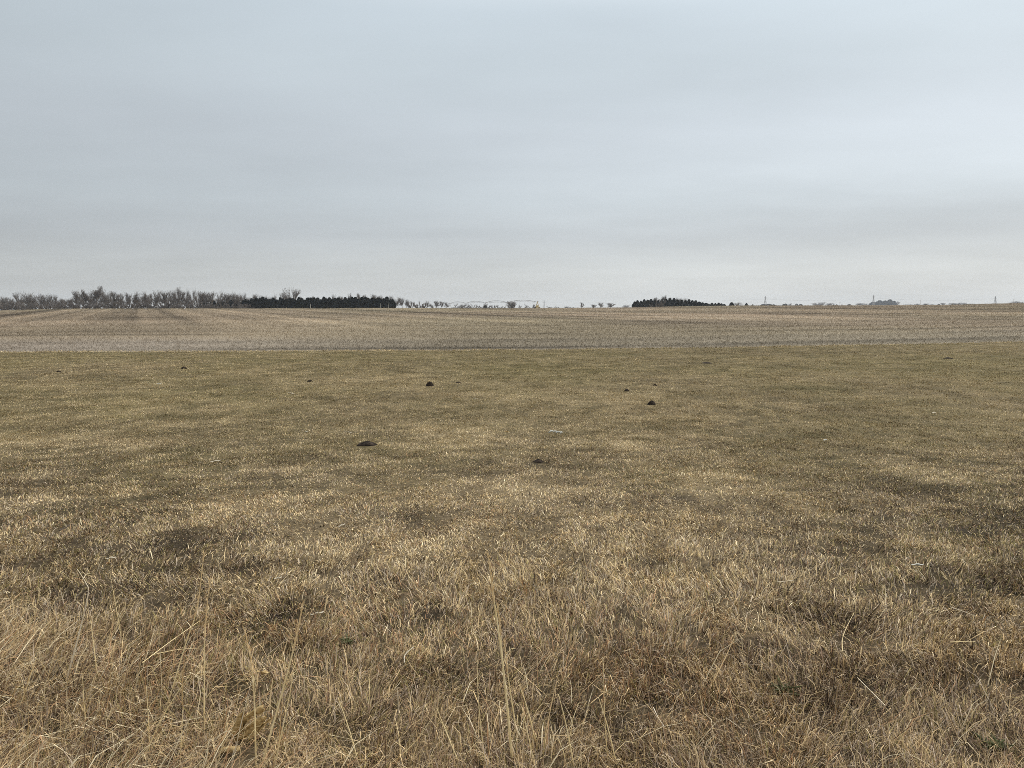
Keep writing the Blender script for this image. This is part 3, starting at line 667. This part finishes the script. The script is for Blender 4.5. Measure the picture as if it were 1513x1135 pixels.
for u, v, w, k, lb in [(811, 452, 9, 'bush', 'low bare bush just right of the irrigation tower'), (823, 452.3, 8, 'bush', 'second low bush right of the irrigation tower'), (834, 452, 10, 'bush', 'wide low bush left of the narrow lone tree'), (846, 453, 8, 'bush', 'lowest bush at the foot of the narrow lone tree'),
 (860, 447, 6, 'tall', 'narrow upright lone tree in the gap of the horizon'), (877, 450, 8, 'bare', 'smallest of the three small bare trees in the horizon gap'), (888, 447, 8, 'bare', 'middle and tallest of the three small bare trees in the horizon gap'), (902, 448, 12, 'bare', 'broad low bare tree, last before the dark grove'),
 (925, 450.5, 10, 'pale', 'faint hazy tree just left of the dark grove')]:
    tree('palebush'+str(int(u) % 3) if k == 'bush' else k+str({'tall': 1, 'bare': int(u) % 5, 'pale': 0}[k]), u, v+(1 if k == 'bush' else 0), {'bush': 1700, 'tall': 800, 'bare': 900, 'pale': 2200}[k], lb, 'tree' if k != 'bush' else 'shrub', None, w*(1.5 if k == 'bush' else 1.15))
# dark grove on the right half
GR = 'cedars of the dark grove'; LR = 'dark cedar in the rounded evergreen grove right of centre'
for u, v in [(938, 446), (942, 444), (947, 444.5), (952, 443), (957, 443.5), (962, 443), (967, 444), (972, 444), (978, 443), (984, 442), (990, 441), (996, 441), (1001, 443), (1007, 443), (1013, 444), (1018, 442.5), (1023, 444), (1028, 444.5), (1033, 446), (1038, 447), (1043, 448)]:
    tree(pick('cedar', 4), u, v+rr.uniform(-.4, .4), 520+rr.uniform(-5, 5), LR, 'cedar', GR, rr.uniform(7, 9))
for u, v, w in [(970, 440, 10), (978, 438.5, 9), (983, 436.8, 7), (990, 440, 9), (1003, 440.5, 12), (1010, 441, 10), (966, 442, 8)]:
    tree(pick('bare', 5), u, v, 532, 'grey bare tree whose crown rises from the dark grove', 'tree', 'bare trees in the dark grove', w)
for u, v, w in [(972, 444, 9), (979, 443.5, 9), (962, 447, 6)]:
    tree(pick('bush', 3), u, v, 508, 'grey brush in front of the dark grove', 'shrub', 'brush before the dark grove', w)
for u, v in [(1047, 449), (1052, 447.8), (1057, 448.2), (1062, 447.5), (1066, 448.5), (1070, 449.5)]:
    tree(pick('cedar', 4), u, v, 620, 'small cedar in the short row trailing right of the dark grove', 'cedar', 'short cedar row', 6)
tree('cedar0', 1081, 447, 640, 'single cone shaped cedar right of the short cedar row', 'cedar', None, 8)
tree('pale1', 1090, 447, 760, 'pale domed bare tree behind the single cone shaped cedar', 'tree', None, 12)
tree('cedar2', 1103, 448, 700, 'small pointed cedar standing alone between grove and pylon', 'cedar', None, 5)
tree('cedar3', 1112, 450, 720, 'tiny cedar nearest the left side of the pylon', 'cedar', None, 4)
GH = 'small far trees along the right horizon'
for u, v, w, k in [(1128, 449.5, 9, 'round'), (1136, 449.3, 10, 'round'), (1143, 450, 8, 'round'), (1158, 449.5, 6, 'round'), (1161, 448.8, 5, 'round'), (1177, 449, 5, 'round'), (1183, 449.6, 5, 'round'), (1232, 450, 4, 'round'), (1236, 450, 4, 'round'), (1244, 450.3, 3, 'round'), (1255, 449.6, 6, 'round'), (1387, 449.2, 5, 'round')]:
    tree(pick(k, 2), u, v, 1900+rr.uniform(-60, 60), 'small dark round evergreen on the far right horizon', 'tree', GH, w*rr.uniform(1., 1.5))
GP = 'pale far bare trees along the right horizon'
for u, v, w in [(1169, 448.8, 6), (1203, 447, 9), (1215, 446, 9), (1225, 447.8, 8), (1209, 449, 8), (1270, 448.6, 10), (1278, 449, 10), (1336, 449.5, 9), (1345, 449.8, 9), (1355, 448.6, 8), (1368, 449, 6), (1377, 449, 6), (1393, 448, 6), (1408, 448.4, 7), (1417, 447.8, 7), (1425, 447.6, 7), (1433, 448.2, 7)]:
    tree(pick('pale', 3), u+rr.uniform(-2, 2), v+rr.uniform(-.6, .8), 2500+rr.uniform(-200, 200), 'pale hazy bare tree on the far right horizon', 'tree', GP, w*rr.uniform(1., 1.7))
for u, v, w in [(1290, 446.5, 12), (1300, 444.3, 14), (1308, 444.5, 12), (1315, 443, 13), (1321, 445, 10), (1296, 447, 12)]:
    tree(pick('round', 2), u, v, 2700+rr.uniform(-15, 15), 'blue grey rounded tree in the far clump beside the right hand pylon', 'tree', 'far blue grey clump', w)
tree('tall1', 1327, 445.5, 2510, 'thin upright tree at the right end of the far blue grey clump', 'tree', None, 5)
for u, v, w in [(1493, 446.8, 8), (1500, 445, 9), (1506, 445.8, 9), (1513, 446, 9), (1522, 446, 9)]:
    tree(pick('pale', 2), u, v, 2300, 'hazy bare tree in the clump at the far right edge', 'tree', 'clump at the right edge', w)

# ------------------------------------------------------------------ posts, pylons, lines, irrigation arm
def pole(u, vt, Y, label, r=.12, arm=True, mat='wood', name='utility_pole', cat='pole'):
    t = at_depth(u, vt, Y); z = float(terrain(t[0], Y)); h = t[2]-z; root = empty(name, (t[0], Y, z)); tag(root, label, cat)
    T = Tubes(); T.tube([(0, 0, -.5), (0, 0, h)], [r*1.2, r*.8], 8); T.obj('shaft', M[mat], root)
    if arm:
        T = Tubes(); T.box((0, 0, h-.6), (1.2, .06, .07)); T.obj('crossarm', M[mat], root)
pole(1241, 446.5, 1000, 'thin pole standing between the small far trees and the right hand pylon')
pole(1360, 443, 1000, 'thin pole right of the far blue grey clump')
pole(1498, 442, 1100, 'thin pole in the clump at the far right edge')
for u, lb in [(458.5, 'pale post in front of the middle of the cedar row'), (562.5, 'left of two pale posts before the end of the cedar row'), (573.5, 'right of two pale posts before the end of the cedar row')]:
    pole(u, 449 if u < 500 else 448.5, 395, lb, .10, False, 'bone', 'marker_post', 'post')
def pylon(u, vt, Y, wb, label, arms=3, mat='steel'):
    t = at_depth(u, vt, Y); z = float(terrain(t[0], Y)); h = t[2]-z; root = empty('pylon', (t[0], Y, z)); tag(root, label, 'pylon')
    k = Y/1137.; r = .16*k
    T = Tubes(); lv = [0, .3, .55, .72, .88, 1.]; wd = [wb, wb*.62, wb*.36, wb*.24, wb*.18, .1]
    for i in range(5):
        a, b = wd[i]/2, wd[i+1]/2; za, zb = h*lv[i]-(.5 if i == 0 else 0), h*lv[i+1]; q = [(-1, -1), (1, -1), (1, 1), (-1, 1)]
        for j in range(4):
            s, s2 = q[j], q[(j+1) % 4]
            T.bar((s[0]*a, s[1]*a, za), (s[0]*b, s[1]*b, zb), r)
            T.bar((s[0]*a, s[1]*a, za), (s2[0]*b, s2[1]*b, zb), r*.55); T.bar((s2[0]*a, s2[1]*a, za), (s[0]*b, s[1]*b, zb), r*.55)
    T.obj('lattice_tower', M[mat], root)
    for zz, L in ((.72, 3.6), (.86, 2.6))[:arms]:
        T = Tubes(); L *= h/26; T.bar((-L, 0, h*zz), (L, 0, h*zz), r*.8); T.bar((-L, 0, h*zz), (0, 0, h*(zz+.05)), r*.5); T.bar((L, 0, h*zz), (0, 0, h*(zz+.05)), r*.5); T.obj('crossarm', M[mat], root)
    return np.array([t[0], Y, z+h*.72]), h
p0 = pylon(804, 443, 2700, 6, 'faint slender lattice pylon just right of the irrigation tower')
p1 = pylon(1131, 437.5, 2400, 9.5, 'lattice pylon above the low bushes right of the dark grove')
p2 = pylon(1291, 435.5, 2400, 8, 'lattice pylon rising beside the far blue grey clump')
p3 = pylon(1471, 437.5, 2400, 7.5, 'lattice pylon standing on the rise near the right edge')
def wires(a, b, label):
    (A, ha), (B, hb) = a, b; root = empty('power_line', A); tag(root, label, 'power line')
    for off in (-3.4, 3.4):
        T = Tubes(); P = []
        for i in range(25):
            t = i/24; p = A*(1-t)+B*t; P.append(p-A+np.array([off*.3, off, -6.5*4*t*(1-t)]))
        T.tube(P, [.07]*25, 4); T.obj('wire', M['wire'], root)
wires(p1, p2, 'sagging power line between the two middle pylons'); wires(p2, p3, 'sagging power line from the clump pylon to the right edge pylon'); wires(p0, p1, 'sagging power line from the faint pylon to the grove pylon')

def pivot():
    us = [794, 750, 717, 688.5, 664.5, 646]; Ys = [425, 471, 520, 572, 628, 690]
    P = []
    for u_, Y in zip(us, Ys):
        q = at_depth(u_, 453, Y); P.append(Vector((q[0], Y, float(terrain(q[0], Y)))))
    root = empty('irrigation_arm', P[0]); tag(root, 'long centre pivot irrigation arm with arched trussed spans on the horizon', 'irrigation arm'); O = P[0].copy()
    zt = 3.75
    for i in range(5):
        a, b = P[i]-O, P[i+1]-O; A = Vector((a.x, a.y, zt)); B = Vector((b.x, b.y, zt)); L = (B-A).length; d = (B-A)/L; s = Vector((-d.y, d.x, 0)); n = 12
        T = Tubes(); top = []
        for k in range(n+1):
            t = k/n; top.append(A.lerp(B, t)+Vector((0, 0, 1.35*4*t*(1-t))))
        T.tube(top, [.12]*(n+1), 6)
        low = [A.lerp(B, k/n)+Vector((0, 0, .25+1.35*4*(k/n)*(1-k/n)-1.25*math.sin(math.pi*k/n)**.5)) for k in range(n+1)]
        for sg in (-1, 1):
            rod = [top[0]]+[low[k]+s*.7*sg for k in range(1, n)]+[top[n]]
            for k in range(n): T.bar(rod[k], rod[k+1], .035, 3)
            for k in range(1, n):
                if k % 2 == 0: T.bar(top[k], rod[k], .04, 3)
                else: T.bar(top[k], rod[k], .025, 3)
        sp_ = T.obj('span', M['steel'], root)
        T = Tubes()
        for k in range(1, n, 2): T.bar(top[k], top[k]-Vector((0, 0, 2.2)), .02, 3)
        T.obj('drop_pipe', M['steel'], root)
    dd = (P[1]-P[0]).normalized(); s = Vector((-dd.y, dd.x, 0))
    for i in range(6):
        c = P[i]-O; T = Tubes(); end = i == 0; hw = 1.15 if end else 1.9; mt = 'tan' if end else 'steel'; g = c.z
        topp = Vector((c.x, c.y, zt)); ft = [Vector((c.x, c.y, g+.5))+s*hw*q for q in (-1, 1)]
        for f_ in ft:
            for e in (-.5, .5): T.bar(topp+dd*e*.3, f_+dd*e, .09 if end else .06)
        T.bar(ft[0], ft[1], .11); T.bar((ft[0]+topp)/2, (ft[1]+topp)/2, .05)
        T.tube([topp-Vector((0, 0, .3)), topp+Vector((0, 0, .8))], [.12, .10], 6)
        tw = T.obj('tower', M[mt], root)
        for f_ in ft:
            T = Tubes()
            T.tube([f_-dd*.16, f_+dd*.16], [.6, .6], 14); T.obj('wheel', M['tyre'], tw)
        if end:
            T = Tubes(); T.box((c.x, c.y, g+1.35), (.55, .45, .62)); T.obj('control_box', M['tan'], root)
            T = Tubes(); T.tube([topp+Vector((0, 0, .3)), topp-dd*1.2+Vector((0, 0, .4)), topp-dd*2.6+Vector((0, 0, .1))], [.1, .09, .06], 6); T.obj('end_gun', M['steel'], root)
pivot()

# ------------------------------------------------------------------ air
def haze():
    T = Tubes(); T.box((0, 2080, 20), (4400, 2250, 38))
    m, nt, out = mat_new('haze_air'); v = nt.nodes.new('ShaderNodeVolumePrincipled')
    v.inputs['Color'].default_value = (.76, .83, .93, 1); v.inputs['Density'].default_value = .00011
    nt.links.new(v.outputs['Volume'], out.inputs['Volume'])
    o = T.obj('haze', m); tag(o, 'thin pale winter haze over the field', 'haze', kind='stuff'); o.display_type = 'WIRE'
haze()

# ------------------------------------------------------------------ sky and sun
W = bpy.data.worlds.new('World'); S.world = W; W.use_nodes = True; nt = W.node_tree; nt.nodes.clear(); N = nt.nodes; L = nt.links
out = N.new('ShaderNodeOutputWorld'); bg = N.new('ShaderNodeBackground'); bg.inputs['Strength'].default_value = .1
SUN_EL, SUN_AZ = 46, 52             # degrees; azimuth clockwise from the view direction (+Y)
sky = N.new('ShaderNodeTexSky'); sky.sky_type = 'NISHITA'; sky.sun_disc = False; sky.sun_elevation = R(SUN_EL); sky.sun_rotation = R(SUN_AZ); sky.dust_density = 3
tc = N.new('ShaderNodeTexCoord'); sep = N.new('ShaderNodeSeparateXYZ'); L.new(tc.outputs['Generated'], sep.inputs[0])
rp = N.new('ShaderNodeValToRGB'); cr = rp.color_ramp
def lin(c): return tuple((x/255/12.92 if x < 10 else ((x/255+.055)/1.055)**2.4) for x in c)
EXPO = .30; SKYUP = 1.02
sdir = Vector((math.sin(R(SUN_AZ))*math.cos(R(SUN_EL)), math.cos(R(SUN_AZ))*math.cos(R(SUN_EL)), math.sin(R(SUN_EL))))
GLOW = .52
def stop(z, c):
    d = sdir.dot(Vector((0, math.sqrt(1-z*z), z))); k = (1+GLOW*(d-.67))*2**EXPO*(1-.07)
    return (z, tuple(q*SKYUP/k-.03 for q in lin(c)))
stops = [stop(0., (212, 214, 212)), stop(.042, (204, 208, 208)), stop(.087, (197, 203, 207)), stop(.13, (200, 208, 213)), stop(.21, (201, 209, 215)), stop(.284, (203, 213, 219)), stop(.342, (204, 215, 222))]
cr.elements[0].position = 0; cr.elements[0].color = (*stops[0][1], 1); cr.elements[1].position = 1.; cr.elements[1].color = (1.25, 1.28, 1.30, 1)
for p, c in stops[1:]: e = cr.elements.new(p); e.color = (*c, 1)
e = cr.elements.new(.62); e.color = (1.0, 1.03, 1.06, 1)
L.new(sep.outputs['Z'], rp.inputs['Fac'])
def math_(op, a, b=None, **k):
    m = N.new('ShaderNodeMath'); m.operation = op
    for i, q in enumerate((a, b)):
        if q is None: continue
        if isinstance(q, (int, float)): m.inputs[i].default_value = q
        else: L.new(q, m.inputs[i])
    return m.outputs[0]
zz = math_('ADD', math_('MAXIMUM', sep.outputs['Z'], 0.), .10)
cmb = N.new('ShaderNodeCombineXYZ'); L.new(math_('DIVIDE', sep.outputs['X'], zz), cmb.inputs[0]); L.new(math_('DIVIDE', sep.outputs['Y'], zz), cmb.inputs[1])
def noise(vec, scale, detail, rough, off=(0, 0, 0), sc=(1, 1, 1)):
    mp = N.new('ShaderNodeMapping'); mp.inputs['Location'].default_value = off; mp.inputs['Scale'].default_value = sc; L.new(vec, mp.inputs['Vector'])
    n_ = N.new('ShaderNodeTexNoise'); n_.inputs['Scale'].default_value = scale; n_.inputs['Detail'].default_value = detail; n_.inputs['Roughness'].default_value = rough
    L.new(mp.outputs['Vector'], n_.inputs['Vector']); return n_.outputs['Fac']
n1 = noise(cmb.outputs[0], .42, 5, .5, (2.1, .7, 0)); n2 = noise(tc.outputs['Generated'], 1.5, 3, .45, (.3, .2, .4), (1, 1, 6))
f1 = math_('MULTIPLY', math_('SUBTRACT', n1, .5), .36); f2 = math_('MULTIPLY', math_('SUBTRACT', n2, .5), .15)
dt = N.new('ShaderNodeVectorMath'); dt.operation = 'DOT_PRODUCT'; L.new(tc.outputs['Generated'], dt.inputs[0]); dt.inputs[1].default_value = sdir     # the cloud is brighter towards the hidden sun
glow = math_('ADD', math_('MULTIPLY', math_('SUBTRACT', dt.outputs['Value'], .67), GLOW), 1.)
def smooth(v, a, b):
    m = N.new('ShaderNodeMapRange'); m.interpolation_type = 'SMOOTHSTEP'; m.inputs['From Min'].default_value = a; m.inputs['From Max'].default_value = b; L.new(v, m.inputs['Value']); return m.outputs['Result']
wz = math_('ADD', sep.outputs['Z'], math_('MULTIPLY', math_('SUBTRACT', n1, .5), .05))
bank = math_('MULTIPLY', math_('MULTIPLY', smooth(wz, .045, .095), smooth(wz, .165, .10)), smooth(sep.outputs['X'], -.05, .35))      # low darker cloud bank
veil = math_('MULTIPLY', math_('MULTIPLY', smooth(wz, .10, .17), smooth(wz, .27, .19)), smooth(sep.outputs['X'], -.15, .3))
extra = math_('ADD', math_('MULTIPLY', bank, -.10), math_('MULTIPLY', veil, .07))
n3 = noise(cmb.outputs[0], 1.5, 6, .55, (5.3, 1.1, 0), (.7, 1.3, 1))
extra = math_('ADD', extra, math_('MULTIPLY', math_('SUBTRACT', n3, .5), .14))
mul = math_('MULTIPLY', math_('ADD', math_('ADD', math_('ADD', f1, f2), extra), 1.0), glow)
sc1 = N.new('ShaderNodeVectorMath'); sc1.operation = 'SCALE'; L.new(rp.outputs['Color'], sc1.inputs[0]); L.new(math_('MULTIPLY', mul, 10.), sc1.inputs['Scale'])
mx = N.new('ShaderNodeMix'); mx.data_type = 'RGBA'; mx.inputs['Factor'].default_value = .93
L.new(sky.outputs['Color'], mx.inputs['A']); L.new(sc1.outputs['Vector'], mx.inputs['B'])
L.new(mx.outputs['Result'], bg.inputs['Color']); L.new(bg.outputs['Background'], out.inputs['Surface'])
sl = bpy.data.lights.new('sun', 'SUN'); sl.energy = 1.4; sl.angle = R(12); sl.color = (1, .96, .89)
so = bpy.data.objects.new('sun', sl); link(so)
az, el = R(SUN_AZ), R(SUN_EL); sd = Vector((math.sin(az)*math.cos(el), math.cos(az)*math.cos(el), math.sin(el)))
so.rotation_euler = sd.to_track_quat('Z', 'Y').to_euler(); so.location = (0, 0, 60)

# ------------------------------------------------------------------ camera and render settings
cd = bpy.data.cameras.new('camera'); cd.sensor_width = 36; cd.lens = 36*F/PW; cd.clip_start = .05; cd.clip_end = 20000
co = bpy.data.objects.new('camera', cd); link(co); co.location = (0, 0, H); co.rotation_euler = (math.pi/2-PIT, 0, 0); S.camera = co
S.view_settings.view_transform = 'Standard'; S.view_settings.look = 'None'; S.view_settings.exposure = EXPO; S.view_settings.gamma = 1
S.render.engine = 'CYCLES'; S.cycles.use_denoising = False; S.cycles.filter_width = .85; S.cycles.max_bounces = 5; S.cycles.diffuse_bounces = 2; S.cycles.transmission_bounces = 3; S.cycles.volume_bounces = 1
